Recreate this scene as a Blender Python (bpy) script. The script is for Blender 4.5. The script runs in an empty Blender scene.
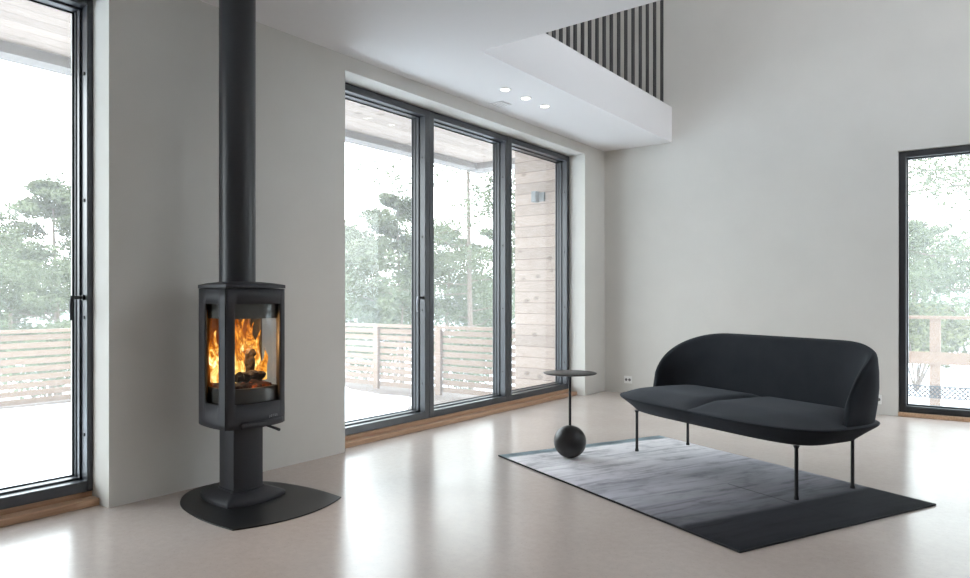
import bpy, bmesh, math, random
from mathutils import Vector, Matrix, noise
PI = math.pi
S = bpy.context.scene
COL = S.collection

# ------------------------------------------------------------------ helpers
class MB:
    """collects shapes; build() links them as one mesh object"""
    def __init__(s):
        s.v = []; s.f = []
    def box(s, x0, x1, y0, y1, z0, z1):
        b = len(s.v)
        s.v += [(x, y, z) for x in (x0, x1) for y in (y0, y1) for z in (z0, z1)]
        s.f += [tuple(b + i for i in q) for q in
                ((0, 1, 3, 2), (4, 6, 7, 5), (0, 4, 5, 1), (2, 3, 7, 6), (0, 2, 6, 4), (1, 5, 7, 3))]
        return s
    def obox(s, c, ax, ay, az, hx, hy, hz):
        b = len(s.v); c = Vector(c); ax = Vector(ax); ay = Vector(ay); az = Vector(az)
        for i in (-1, 1):
            for j in (-1, 1):
                for k in (-1, 1):
                    s.v.append(tuple(c + ax*hx*i + ay*hy*j + az*hz*k))
        s.f += [tuple(b + i for i in q) for q in
                ((0, 1, 3, 2), (4, 6, 7, 5), (0, 4, 5, 1), (2, 3, 7, 6), (0, 2, 6, 4), (1, 5, 7, 3))]
        return s
    def lathe(s, prof, c=(0, 0, 0), n=32):
        """prof: (radius, z) from bottom to top; closed with caps"""
        b = len(s.v); m = len(prof)
        for r, z in prof:
            for i in range(n):
                a = 2*PI*i/n
                s.v.append((c[0] + r*math.cos(a), c[1] + r*math.sin(a), c[2] + z))
        for j in range(m - 1):
            for i in range(n):
                k = (i + 1) % n
                s.f.append((b + j*n + i, b + j*n + k, b + (j+1)*n + k, b + (j+1)*n + i))
        s.f.append(tuple(b + i for i in reversed(range(n))))
        s.f.append(tuple(b + (m-1)*n + i for i in range(n)))
        return s
    def tube(s, pts, rad, n=8, cap=True):
        pts = [Vector(p) for p in pts]
        rr = rad if isinstance(rad, (list, tuple)) else [rad]*len(pts)
        b = len(s.v); up = None
        for i, p in enumerate(pts):
            t = (pts[min(i+1, len(pts)-1)] - pts[max(i-1, 0)]).normalized()
            if up is None:
                up = t.orthogonal().normalized()
            else:
                up = (up - t*up.dot(t)).normalized()
            w = t.cross(up)
            for k in range(n):
                a = 2*PI*k/n
                s.v.append(tuple(p + (up*math.cos(a) + w*math.sin(a))*rr[i]))
        for i in range(len(pts) - 1):
            for k in range(n):
                q = (k + 1) % n
                s.f.append((b + i*n + k, b + i*n + q, b + (i+1)*n + q, b + (i+1)*n + k))
        if cap:
            s.f.append(tuple(b + k for k in reversed(range(n))))
            s.f.append(tuple(b + (len(pts)-1)*n + k for k in range(n)))
        return s
    def rings(s, rings, cap0=True, cap1=True):
        """closed loops with equal counts, lofted"""
        b = len(s.v); n = len(rings[0])
        for r in rings:
            s.v += [tuple(p) for p in r]
        for j in range(len(rings) - 1):
            for i in range(n):
                k = (i + 1) % n
                s.f.append((b + j*n + i, b + j*n + k, b + (j+1)*n + k, b + (j+1)*n + i))
        if cap0: s.f.append(tuple(b + i for i in reversed(range(n))))
        if cap1: s.f.append(tuple(b + (len(rings)-1)*n + i for i in range(n)))
        return s
    def grid(s, rows, skip=None):
        """open grid of points; skip(j,i) leaves a cell out"""
        b = len(s.v); n = len(rows[0])
        for r in rows:
            s.v += [tuple(p) for p in r]
        for j in range(len(rows) - 1):
            for i in range(n - 1):
                if skip and skip(j, i): continue
                s.f.append((b + j*n + i, b + j*n + i + 1, b + (j+1)*n + i + 1, b + (j+1)*n + i))
        return s
    def build(s, name, mat, parent=None, smooth=False, bevel=0, solid=0, local=False, clean=False, kind=None, offset=-1, seg=2):
        me = bpy.data.meshes.new(name)
        off = Vector((0, 0, 0))
        if parent is not None and not local:
            off = ROOT_LOC.get(parent.name, Vector((0, 0, 0)))
        me.from_pydata([tuple(Vector(p) - off) for p in s.v], [], s.f)
        bm = bmesh.new(); bm.from_mesh(me)
        if clean:
            bmesh.ops.remove_doubles(bm, verts=bm.verts, dist=1e-5)
        bmesh.ops.recalc_face_normals(bm, faces=bm.faces)
        bm.to_mesh(me); bm.free()
        if smooth:
            for p in me.polygons: p.use_smooth = True
        me.materials.append(mat)
        o = bpy.data.objects.new(name, me); COL.objects.link(o)
        if parent is not None:
            o.parent = parent
            ROOT_LOC[o.name] = off
        if solid:
            m = o.modifiers.new('thickness', 'SOLIDIFY'); m.thickness = solid; m.offset = offset
        if bevel:
            m = o.modifiers.new('bevel', 'BEVEL'); m.width = bevel; m.segments = seg; m.limit_method = 'ANGLE'; m.angle_limit = math.radians(35)
        if smooth:
            try:
                me.set_sharp_from_angle(angle=math.radians(42))
            except Exception: pass
        if kind: o['kind'] = kind
        return o
ROOT_LOC = {}
def thing(name, label, cat, loc=(0, 0, 0), group=None, kind=None, rotz=0):
    o = bpy.data.objects.new(name, None); COL.objects.link(o)
    o.location = loc; o.rotation_euler = (0, 0, rotz); o.empty_display_size = .05
    ROOT_LOC[o.name] = Vector(loc)
    tag(o, label, cat, group, kind)
    return o
def tag(o, label=None, cat=None, group=None, kind=None):
    if label: o['label'] = label
    if cat: o['category'] = cat
    if group: o['group'] = group
    if kind: o['kind'] = kind
    return o
def lin(c):
    return tuple(((v/255)/12.92 if v/255 <= .04045 else ((v/255 + .055)/1.055)**2.4) for v in c) + (1,)

# ------------------------------------------------------------------ materials
class NT:
    def __init__(s, name):
        s.m = bpy.data.materials.new(name); s.m.use_nodes = True
        s.n = s.m.node_tree.nodes; s.l = s.m.node_tree.links
        s.b = s.n.get('Principled BSDF'); s.out = s.n.get('Material Output')
    def add(s, t, **k):
        n = s.n.new(t)
        for a, v in k.items(): setattr(n, a, v)
        return n
    def link(s, a, b): s.l.new(a, b)
    def coord(s, scale=(1, 1, 1), rot=(0, 0, 0), kind='Object'):
        c = s.add('ShaderNodeTexCoord'); m = s.add('ShaderNodeMapping')
        m.inputs['Scale'].default_value = scale; m.inputs['Rotation'].default_value = rot
        s.link(c.outputs[kind], m.inputs['Vector']); return m.outputs['Vector']
    def noise(s, vec, scale, detail=4, rough=.55, dist=0):
        n = s.add('ShaderNodeTexNoise'); n.inputs['Scale'].default_value = scale
        n.inputs['Detail'].default_value = detail; n.inputs['Roughness'].default_value = rough
        n.inputs['Distortion'].default_value = dist
        s.link(vec, n.inputs['Vector']); return n.outputs['Fac']
    def ramp(s, fac, stops, interp='LINEAR'):
        r = s.add('ShaderNodeValToRGB'); e = r.color_ramp.elements; r.color_ramp.interpolation = interp
        while len(e) < len(stops): e.new(.5)
        for k, (p, c) in enumerate(stops):
            e[k].position = p; e[k].color = c
        s.link(fac, r.inputs['Fac']); return r.outputs['Color']
    def mix(s, fac, a, b, mode='MIX'):
        n = s.add('ShaderNodeMix', data_type='RGBA', blend_type=mode)
        for sock, v in ((n.inputs[0], fac), (n.inputs[6], a), (n.inputs[7], b)):
            if hasattr(v, 'links'): s.link(v, sock)
            else: sock.default_value = v
        return n.outputs[2]
    def math(s, op, a, b=0.0, c=0.0):
        n = s.add('ShaderNodeMath', operation=op)
        for i, v in enumerate((a, b, c)):
            if hasattr(v, 'links'): s.link(v, n.inputs[i])
            else: n.inputs[i].default_value = v
        return n.outputs[0]
    def bump(s, h, strength=.2, dist=.01):
        b = s.add('ShaderNodeBump'); b.inputs['Strength'].default_value = strength; b.inputs['Distance'].default_value = dist
        s.link(h, b.inputs['Height']); s.link(b.outputs['Normal'], s.b.inputs['Normal'])
def plain(name, c, rough=.5, metal=0, spec=.5, nz=0, nscale=40, bump=0, sheen=0, bscale=None):
    t = NT(name); b = t.b
    b.inputs['Base Color'].default_value = lin(c); b.inputs['Roughness'].default_value = rough
    b.inputs['Metallic'].default_value = metal; b.inputs['Specular IOR Level'].default_value = spec
    if sheen:
        b.inputs['Sheen Weight'].default_value = sheen; b.inputs['Sheen Roughness'].default_value = .4
    v = t.coord()
    if nz:
        f = t.noise(v, nscale, 5)
        lo = tuple(max(0, x - nz) for x in c); hi = tuple(min(255, x + nz) for x in c)
        t.link(t.ramp(f, [(.3, lin(lo)), (.7, lin(hi))]), b.inputs['Base Color'])
    if bump:
        t.bump(t.noise(v, bscale or nscale, 4), bump, .004)
    return t.m

M = {}
M['wall'] = plain('wall_paint', (216, 214, 209), .85, spec=.2, nz=2, nscale=3, bump=.03, bscale=120)
M['ceil'] = plain('ceiling_paint', (236, 235, 236), .9, spec=.2)
M['anthracite'] = plain('anthracite_frame', (46, 50, 58), .34, spec=.6, nz=2, nscale=9)
M['anthracite'].node_tree.nodes['Principled BSDF'].inputs['Coat Weight'].default_value = .4
M['anthracite'].node_tree.nodes['Principled BSDF'].inputs['Coat Roughness'].default_value = .22
M['black_frame'] = plain('black_frame', (44, 45, 48), .4)
M['gasket'] = plain('black_gasket', (28, 29, 32), .6)
M['stove'] = plain('black_stove_paint', (58, 58, 62), .5, spec=.32, nz=2, nscale=150, bump=.06, bscale=400)
M['stove_dark'] = plain('dark_firebox_iron', (34, 36, 37), .55)
M['plate'] = plain('black_floor_plate', (30, 30, 31), .38, spec=.35)
M['pipe'] = plain('black_flue_pipe', (44, 46, 50), .36, spec=.5)
M['vermiculite'] = plain('firebrick', (186, 128, 76), .9, nz=10, nscale=30)
M['steel'] = plain('steel', (170, 172, 176), .3, metal=1)
M['black_metal'] = plain('black_metal', (36, 37, 40), .4)
M['table_metal'] = plain('table_metal', (50, 47, 46), .38, spec=.5, nz=2, nscale=60)
M['ball'] = plain('charcoal_ball', (34, 32, 32), .38, spec=.45, nz=4, nscale=14)
M['plastic_white'] = plain('white_plastic', (240, 240, 238), .35)
M['plastic_grey'] = plain('grey_plastic', (120, 120, 120), .5)
M['vent_grey'] = plain('pale_grey_plastic', (196, 195, 195), .5)
M['handle_grey'] = plain('grey_handle', (140, 143, 150), .35, metal=.6)
M['lamp_grey'] = plain('grey_lamp', (120, 126, 128), .5)
M['snow'] = plain('snow', (246, 248, 252), .7, nz=4, nscale=3, bump=.2, bscale=8)
M['net'] = plain('black_net', (40, 42, 46), .7)
M['char'] = plain('charred_wood', (34, 23, 17), .95, nz=14, nscale=60, bump=.8, bscale=40)

def mat_fabric(name, c, nz):
    t = NT(name); b = t.b; v = t.coord()
    f = t.noise(v, 6, 5); g = t.noise(v, 420, 2)
    lo = tuple(max(0, x - nz) for x in c); hi = tuple(x + nz for x in c)
    c1 = t.ramp(f, [(.3, lin(lo)), (.7, lin(hi))])
    t.link(c1, b.inputs['Base Color'])
    b.inputs['Roughness'].default_value = .9; b.inputs['Specular IOR Level'].default_value = .15
    b.inputs['Sheen Weight'].default_value = .12; b.inputs['Sheen Roughness'].default_value = .5
    b.inputs['Sheen Tint'].default_value = lin((190, 195, 205))
    t.bump(g, .25, .002)
    return t.m
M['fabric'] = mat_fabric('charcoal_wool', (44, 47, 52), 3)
M['fabric_lit'] = mat_fabric('charcoal_wool_lit', (62, 65, 70), 3)  # same wool in a lighter copy, painting in the light on the seat

def mat_floor():
    t = NT('polished_concrete'); b = t.b; v = t.coord()
    big = t.noise(v, .7, 5, .6); fine = t.noise(v, 26, 6, .7)
    c1 = t.ramp(big, [(.3, lin((193, 179, 170))), (.7, lin((203, 190, 182)))])
    c2 = t.ramp(fine, [(.3, (.94, .94, .94, 1)), (.7, (1.04, 1.04, 1.04, 1))])
    c = t.mix(1.0, c1, c2, 'MULTIPLY')
    sp = t.ramp(t.noise(v, 95, 2), [(.62, (0, 0, 0, 1)), (.70, (1, 1, 1, 1))])
    c = t.mix(t.math('MULTIPLY', sp, .22), c, lin((140, 130, 120)))
    t.link(c, b.inputs['Base Color'])
    r = t.ramp(t.noise(v, 2.2, 4), [(.3, (.19, .19, .19, 1)), (.7, (.25, .25, .25, 1))])
    t.link(r, b.inputs['Roughness']); b.inputs['Specular IOR Level'].default_value = .5
    return t.m
M['floor'] = mat_floor()

def mat_wood(name, c1, c2, knots=True, pitch=None, axis='Z', grain=(2, 2, 30), rough=.7, line=(.45, .36, .3), koff=0):
    """planks laid along `axis` pitch, with grain and knots"""
    t = NT(name); b = t.b
    v = t.coord(grain); f = t.noise(v, 3, 6, .6, .6)
    col = t.ramp(f, [(.25, lin(c1)), (.75, lin(c2))])
    v0 = t.coord()
    if pitch:
        sx = t.add('ShaderNodeSeparateXYZ'); t.link(v0, sx.inputs[0])
        q = t.math('DIVIDE', sx.outputs[axis], pitch)
        fl = t.math('FLOOR', q); fr = t.math('FRACT', q)
        wn = t.add('ShaderNodeTexWhiteNoise', noise_dimensions='1D'); t.link(fl, wn.inputs['W'])
        sh = t.math('MULTIPLY_ADD', wn.outputs['Value'], .22, .89)
        cb = t.add('ShaderNodeCombineColor')
        for k in range(3): t.link(sh, cb.inputs[k])
        col = t.mix(1.0, col, cb.outputs[0], 'MULTIPLY')
    if knots:
        vo = t.add('ShaderNodeTexVoronoi'); vo.inputs['Scale'].default_value = 4.2; vo.inputs['Randomness'].default_value = 1
        t.link(t.coord((1, 1, 1.5)), vo.inputs['Vector'])
        k = t.ramp(vo.outputs['Distance'], [(.10, (1, 1, 1, 1)), (.21, (0, 0, 0, 1))])
        col = t.mix(t.math('MULTIPLY', k, .6), col, lin((104, 88, 76)))
    if pitch:
        ln = t.math('LESS_THAN', fr, .05)
        col = t.mix(t.math('MULTIPLY', ln, .75), col, lin(tuple(255*x for x in line)))
        hh = t.math('MINIMUM', t.math('MULTIPLY', fr, 8), 1.0)
        t.bump(hh, .5, .01)
    t.link(col, b.inputs['Base Color']); b.inputs['Roughness'].default_value = rough
    b.inputs['Specular IOR Level'].default_value = .25
    return t.m
M['plank_wall'] = mat_wood('pale_plank_cladding', (152, 133, 120), (178, 160, 148), True, .124, 'Z', (3, 3, 26))
M['porch_plank'] = mat_wood('porch_ceiling_planks', (150, 134, 123), (174, 157, 146), True, .14, 'X', (26, 2, 3))
M['beam'] = plain('painted_beam', (122, 115, 110), .7, nz=4, nscale=5)
M['deck'] = mat_wood('deck_boards', (96, 85, 78), (122, 109, 100), False, .12, 'X', (24, 2, 2))
M['rail_wood'] = mat_wood('pale_rail_wood', (118, 98, 84), (142, 121, 105), False, None, 'Z', (3, 3, 22))
M['raw_wood'] = mat_wood('new_spruce', (118, 95, 79), (138, 114, 96), True, None, 'Z', (6, 6, 20))
M['oak'] = mat_wood('oak_threshold', (170, 134, 106), (204, 170, 142), False, None, 'Z', (22, 1.2, 22), .42)
M['bark'] = mat_wood('pine_bark', (92, 82, 74), (126, 112, 100), False, None, 'Z', (8, 8, 3), .95)

def mat_leaf(name, a, b_):
    t = NT(name); v = t.coord()
    f = t.noise(v, 2.2, 3)
    c = t.ramp(f, [(.3, lin(a)), (.7, lin(b_))])
    t.link(c, t.b.inputs['Base Color']); t.b.inputs['Roughness'].default_value = .8
    t.b.inputs['Specular IOR Level'].default_value = .1
    return t.m
M['needle'] = mat_leaf('pine_needles', (74, 80, 60), (108, 114, 88))
M['needle_dark'] = mat_leaf('spruce_needles', (84, 98, 72), (116, 130, 94))
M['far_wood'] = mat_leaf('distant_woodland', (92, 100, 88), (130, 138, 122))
M['shrub'] = mat_leaf('shrub_leaves', (88, 92, 64), (126, 126, 92))

def mat_glass(name, tint, haze, ior=1.45):
    t = NT(name); n = t.n
    n.remove(t.b)
    tr = t.add('ShaderNodeBsdfTransparent'); tr.inputs[0].default_value = tint
    gl = t.add('ShaderNodeBsdfGlossy'); gl.inputs['Roughness'].default_value = 0.02
    lw = t.add('ShaderNodeLayerWeight'); lw.inputs[0].default_value = .5      # Schlick reflectance
    r0 = ((ior - 1)/(ior + 1))**2
    fr = t.math('MULTIPLY_ADD', t.math('POWER', lw.outputs['Facing'], 5.0), 1 - r0, r0)
    mx = t.add('ShaderNodeMixShader')
    t.link(fr, mx.inputs[0]); t.link(tr.outputs[0], mx.inputs[1]); t.link(gl.outputs[0], mx.inputs[2])
    last = mx.outputs[0]
    if haze:                                   # translucent white veil imitating overexposed haze over the view
        tl = t.add('ShaderNodeBsdfTranslucent'); tl.inputs[0].default_value = (1, 1, 1, 1)
        m2 = t.add('ShaderNodeMixShader'); m2.inputs[0].default_value = haze
        t.link(last, m2.inputs[1]); t.link(tl.outputs[0], m2.inputs[2]); last = m2.outputs[0]
    t.link(last, t.out.inputs['Surface'])
    return t.m
M['glass'] = mat_glass('window_glass', (.96, .98, .97, 1), .05, 1.35)
M['stove_glass'] = mat_glass('stove_glass', (.9, .9, .88, 1), 0, 1.6)

def mat_flame():
    t = NT('flame'); t.n.remove(t.b)
    v = t.coord((1, 1, .42)); v2 = t.coord()
    f = t.noise(v, 19, 5, .6, 1.6)
    sx = t.add('ShaderNodeSeparateXYZ'); t.link(v2, sx.inputs[0])
    h = t.math('MULTIPLY', sx.outputs['Z'], 1.15)          # cooler towards the tips
    q = t.math('SUBTRACT', t.math('MULTIPLY_ADD', f, 2.3, -.46), h)
    c = t.ramp(q, [(.12, (.25, .035, .0, 1)), (.34, (.75, .17, .008, 1)), (.56, (1, .40, .045, 1)), (.80, (1, .68, .22, 1)), (.98, (1, .88, .55, 1))])
    st = t.ramp(q, [(.1, (.10, .10, .10, 1)), (.5, (.5, .5, .5, 1)), (.85, (1, 1, 1, 1))])
    e = t.add('ShaderNodeEmission'); t.link(c, e.inputs[0]); t.link(t.math('MULTIPLY', st, FLAME), e.inputs[1])
    tr = t.add('ShaderNodeBsdfTransparent')
    lw = t.add('ShaderNodeLayerWeight'); lw.inputs[0].default_value = .35
    al = t.math('MULTIPLY', t.math('SUBTRACT', 1.0, lw.outputs['Facing']), t.ramp(q, [(.08, (0, 0, 0, 1)), (.42, (1, 1, 1, 1))]))
    mx = t.add('ShaderNodeMixShader')
    t.link(al, mx.inputs[0]); t.link(tr.outputs[0], mx.inputs[1]); t.link(e.outputs[0], mx.inputs[2])
    t.link(mx.outputs[0], t.out.inputs['Surface'])
    return t.m
FLAME = 1.9
M['flame'] = mat_flame()
def mat_ember():
    t = NT('embers'); v = t.coord()
    vo = t.add('ShaderNodeTexVoronoi'); vo.inputs['Scale'].default_value = 70; t.link(v, vo.inputs['Vector'])
    c = t.ramp(t.noise(v, 40, 4), [(.35, lin((30, 18, 14))), (.7, lin((96, 54, 40)))])
    t.link(c, t.b.inputs['Base Color']); t.b.inputs['Roughness'].default_value = .95
    g = t.ramp(t.noise(v, 26, 3), [(.55, (0, 0, 0, 1)), (.75, (1, .16, .02, 1))])
    t.link(g, t.b.inputs['Emission Color']); t.b.inputs['Emission Strength'].default_value = .55
    t.bump(vo.outputs['Distance'], .8, .01)
    return t.m
M['ember'] = mat_ember()
def mat_lampglow():
    t = NT('downlight_glow')
    t.b.inputs['Base Color'].default_value = (1, 1, 1, 1)
    t.b.inputs['Emission Color'].default_value = (1, .93, .78, 1); t.b.inputs['Emission Strength'].default_value = 6
    return t.m
M['glow'] = mat_lampglow()

def mat_rug():
    t = NT('dyed_rug'); b = t.b
    c0 = t.add('ShaderNodeTexCoord'); sx = t.add('ShaderNodeSeparateXYZ'); t.link(c0.outputs['Object'], sx.inputs[0])
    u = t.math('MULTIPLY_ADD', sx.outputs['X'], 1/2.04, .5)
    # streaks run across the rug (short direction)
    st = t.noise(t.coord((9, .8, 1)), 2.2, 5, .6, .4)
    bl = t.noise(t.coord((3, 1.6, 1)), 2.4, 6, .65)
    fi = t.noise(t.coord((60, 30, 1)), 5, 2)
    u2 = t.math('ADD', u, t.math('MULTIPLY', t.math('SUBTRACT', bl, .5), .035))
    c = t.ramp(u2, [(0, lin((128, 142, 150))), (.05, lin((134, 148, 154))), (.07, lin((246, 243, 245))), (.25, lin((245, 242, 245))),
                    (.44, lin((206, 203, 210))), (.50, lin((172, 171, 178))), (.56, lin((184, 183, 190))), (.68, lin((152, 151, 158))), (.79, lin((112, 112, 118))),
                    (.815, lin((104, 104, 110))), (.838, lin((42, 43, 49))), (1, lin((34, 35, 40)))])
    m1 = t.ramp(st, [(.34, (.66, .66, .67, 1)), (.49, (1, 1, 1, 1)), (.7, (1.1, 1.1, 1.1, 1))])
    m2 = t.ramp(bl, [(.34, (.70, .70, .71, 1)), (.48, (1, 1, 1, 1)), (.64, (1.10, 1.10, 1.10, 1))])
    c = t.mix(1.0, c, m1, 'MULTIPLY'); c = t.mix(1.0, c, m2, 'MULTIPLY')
    # pressed-in folds, their shade painted as dark lines
    def crease(val, at, w, k):
        d = t.math('ABSOLUTE', t.math('SUBTRACT', val, at))
        return t.math('MULTIPLY', t.math('LESS_THAN', d, w), k)
    vv = sx.outputs['Y']
    cr = t.math('MULTIPLY', crease(vv, .06, .005, .55), t.math('GREATER_THAN', u, .62))
    cr2 = crease(t.math('ADD', u, t.math('MULTIPLY', bl, .05)), .465, .005, .22)
    c = t.mix(cr, c, lin((24, 25, 29))); c = t.mix(cr2, c, lin((96, 96, 104)))
    t.link(c, b.inputs['Base Color']); b.inputs['Roughness'].default_value = .85
    b.inputs['Specular IOR Level'].default_value = .15
    t.bump(fi, .5, .004)
    return t.m
M['rug'] = mat_rug()
M['rug_edge'] = plain('rug_binding', (40, 41, 44), .9)

# ------------------------------------------------------------------ room
WX, WY = -3.59, 7.238           # inner faces of the window wall and the end wall
WO = -4.0                       # outer face of the window wall
H1, H2, HC = 2.705, 3.08, 5.3   # low ceiling, loft floor, high ceiling
FX = -3.78                      # inner plane of the window frames
O1 = (-.35, 1.745); O2 = (3.321, 6.773); OH = 2.60
XR, YN = 4.2, -3.2
V0 = (-2.80, 3.808)             # corner of the open void in the low ceiling

MB().box(WO + .01, XR + .3, YN - .3, WY + .35, -.22, 0).build('floor', M['floor'], kind='structure')
LO = (3.5, 5.0)                 # unseen opening added to light the loft above
w = MB()
for a, b, z0, z1 in ((YN - .3, O1[0], 0, HC), (O1[1], O2[0], 0, HC), (O2[1], WY + .35, 0, HC), (O1[0], .2, OH, HC), (.2, O1[1], OH, LO[0]), (.2, O1[1], LO[1], HC), (O2[0], O2[1], OH, HC)):
    w.box(WO, WX, a, b, z0, z1)
w.build('wall_left', M['wall'], kind='structure')
RW = (-.713, 1.15, 2.357)       # right-hand window opening in the end wall
w = MB()
w.box(WX, RW[0], WY, WY + .35, 0, HC); w.box(RW[1], XR + .3, WY, WY + .35, 0, HC); w.box(RW[0], RW[1], WY, WY + .35, RW[2], HC)
w.build('wall_back', M['wall'], kind='structure')
RO = [(4.1, 6.9, 3.2, 4.95)]     # unseen opening high in the right-hand wall, added and sized for skylight
w = MB(); ro = RO[0]
w.box(XR, XR + .3, YN, ro[0], 0, HC); w.box(XR, XR + .3, ro[1], WY, 0, HC)
w.box(XR, XR + .3, ro[0], ro[1], 0, ro[2]); w.box(XR, XR + .3, ro[0], ro[1], ro[3], HC)
w.build('wall_right', M['wall'], kind='structure')
NO = (-1.4, 3.2, 3.4, 5.1)      # unseen high opening behind the camera, added to light end wall and loft
w = MB()
w.box(WO, NO[0], YN - .3, YN, 0, HC); w.box(NO[1], XR + .3, YN - .3, YN, 0, HC)
w.box(NO[0], NO[1], YN - .3, YN, 0, NO[2]); w.box(NO[0], NO[1], YN - .3, YN, NO[3], HC)
w.build('wall_near', M['wall'], kind='structure')
w = MB()
w.box(WX, V0[0], YN, WY, H1, H2)
e0 = V0[1]; e1 = V0[1] - .05*(XR - V0[0])
w.rings([[(V0[0], YN, z), (XR, YN, z), (XR, e1, z), (V0[0], e0, z)] for z in (H1, H2)])
w.build('ceiling', M['ceil'], kind='structure')
MB().box(WO, XR + .3, YN - .3, WY + .35, HC, HC + .25).build('ceiling_loft', M['ceil'], kind='structure')

# ------------------------------------------------------------------ windows
def unit_frame(mb, gk, y0, y1, z0, z1, face=.055, fx=FX):
    """one window unit in the window wall; a deep anthracite frame, stepped towards the pane"""
    def ring(xa, xb, f, m):
        m.box(xa, xb, y0, y0 + f, z0, z1); m.box(xa, xb, y1 - f, y1, z0, z1)
        m.box(xa, xb, y0 + f, y1 - f, z0, z0 + f); m.box(xa, xb, y0 + f, y1 - f, z1 - f, z1)
    ring(fx - .062, fx, face, mb)
    ring(fx - .142, fx - .062, face + .010, mb)
    # glazing gaskets: two upright grooves in the stiles, one line at the pane
    for yy in (y0 + face + .010, y1 - face - .014):
        gk.box(fx - .098, fx - .092, yy, yy + .004, z0 + face + .01, z1 - face - .01)
    ring(fx - .131, fx - .124, face + .016, gk)
def screw_row(p, y, x, zs):
    m = MB()
    for z in zs: m.box(x - .006, x + .006, y - .002, y + .004, z - .008, z + .008)
    return m.build('screw_cap', M['gasket'], p)
GX = FX - .132
def glass(p, y0, y1, z0, z1, dx=0):
    return MB().box(GX + dx - .012, GX + dx, y0, y1, z0, z1).build('glass_pane', M['glass'], p)
def lever(p, x, y, z, mat, hub=None):
    """handle on the side of the stile, its arm standing off towards the pane, grip hanging down"""
    hd = MB(); hd.tube([(x, y + .002, z), (x, y - .012, z)], .014, 14)
    hd.tube([(x, y - .008, z), (x, y - .058, z)], .009, 12)
    o = hd.build('handle', hub or mat, p, smooth=True)
    g = MB(); g.tube([(x, y - .058, z + .009), (x, y - .064, z - .03), (x, y - .064, z - .115)], [.009, .0085, .007], 12)
    g.build('grip', mat, o, smooth=True)
ZB = .062
# window 1: the tall unit left of the stove
w1 = thing('window_1', None, None, (FX, O1[1], 0), kind='structure')
m = MB(); g = MB(); unit_frame(m, g, .62, O1[1] + .026, ZB, OH - .005, fx=FX + .025); unit_frame(m, g, O1[0], .62, ZB, OH - .005, fx=FX + .025)
m.build('window_frame', M['anthracite'], w1, bevel=.003); g.build('gasket', M['gasket'], w1)
glass(w1, .68, O1[1] - .034, ZB + .06, OH - .065, .025); glass(w1, O1[0] + .06, .56, ZB + .06, OH - .065, .025)
lever(w1, FX - .005, 1.716, 1.052, M['black_metal'])
screw_row(w1, O1[1] - .029 - .003, FX - .005, (.35, .95, 1.55, 2.2))
# window 2: three units on the way to the corner
w2 = thing('window_2', None, None, (FX, O2[0], 0), kind='structure')
EDG = (O2[0], 4.427, 5.588, O2[1])
m = MB(); g = MB()
for a, b in zip(EDG, EDG[1:]):
    unit_frame(m, g, a + .001, b - .001, ZB, OH - .005)
    glass(w2, a + .06, b - .06, ZB + .06, OH - .065)
    screw_row(w2, b - .055 - .003, FX - .03, (.35, .95, 1.55, 2.2))
m.build('window_frame', M['anthracite'], w2, bevel=.003); g.build('gasket', M['gasket'], w2)
lever(w2, FX - .025, 4.371, 1.052, M['handle_grey'], M['black_metal'])
# window 3 in the end wall
w3 = thing('window_3', None, None, (RW[0], WY, 0), kind='structure')
m = MB()
def ring3(x0, x1, z0, z1, ya, yb, f):
    m.box(x0, x0 + f, ya, yb, z0, z1); m.box(x1 - f, x1, ya, yb, z0, z1)
    m.box(x0 + f, x1 - f, ya, yb, z0, z0 + f); m.box(x0 + f, x1 - f, ya, yb, z1 - f, z1)
ring3(RW[0] + .002, RW[1] - .002, .035, RW[2] - .002, WY + .035, WY + .09, .055)
ring3(RW[0] + .002, RW[1] - .002, .035, RW[2] - .002, WY + .09, WY + .15, .066)
m.build('window_frame', M['black_frame'], w3, bevel=.003)
MB().box(RW[0] + .06, RW[1] - .06, WY + .11, WY + .122, .095, RW[2] - .062).build('glass_pane', M['glass'], w3)
# window 4: frame in the unseen opening added for skylight from the right
for k, (a, b, z0, z1) in enumerate(RO):
    r = thing('window_%d' % (k + 4), None, None, (XR, a, z0), kind='structure')
    m = MB(); n = 3
    for i in range(n):
        ya = a + (b - a)*i/n; yb = a + (b - a)*(i + 1)/n
        m.box(XR + .1, XR + .2, ya, ya + .06, z0, z1); m.box(XR + .1, XR + .2, yb - .06, yb, z0, z1)
        m.box(XR + .1, XR + .2, ya + .06, yb - .06, z0, z0 + .06); m.box(XR + .1, XR + .2, ya + .06, yb - .06, z1 - .06, z1)
    m.build('window_frame', M['anthracite'], r)
r = thing('window_5', None, None, (NO[0], YN, NO[2]), kind='structure'); m = MB()  # unseen frame in the opening added to light the end wall
for i in range(4):
    xa = NO[0] + (NO[1] - NO[0])*i/4; xb = xa + (NO[1] - NO[0])/4
    m.box(xa, xa + .06, YN - .2, YN - .1, NO[2], NO[3]); m.box(xb - .06, xb, YN - .2, YN - .1, NO[2], NO[3])
    m.box(xa + .06, xb - .06, YN - .2, YN - .1, NO[2], NO[2] + .06); m.box(xa + .06, xb - .06, YN - .2, YN - .1, NO[3] - .06, NO[3])
m.build('window_frame', M['anthracite'], r)
# oak thresholds
t = MB(); t.box(FX - .1, FX + .018, O1[0], O1[1], 0, ZB); t.box(FX + .018, FX + .095, O1[0], O1[1], 0, .036)
t.build('trim_1', M['oak'], bevel=.004, kind='structure')
t = MB(); t.box(FX - .1, FX + .018, O2[0], O2[1], 0, ZB); t.box(FX + .018, FX + .095, O2[0], O2[1], 0, .034)
t.build('trim_2', M['oak'], bevel=.004, kind='structure')
MB().box(RW[0], RW[1], WY - .012, WY + .15, 0, .034).build('trim_3', M['oak'], bevel=.003, kind='structure')

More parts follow.
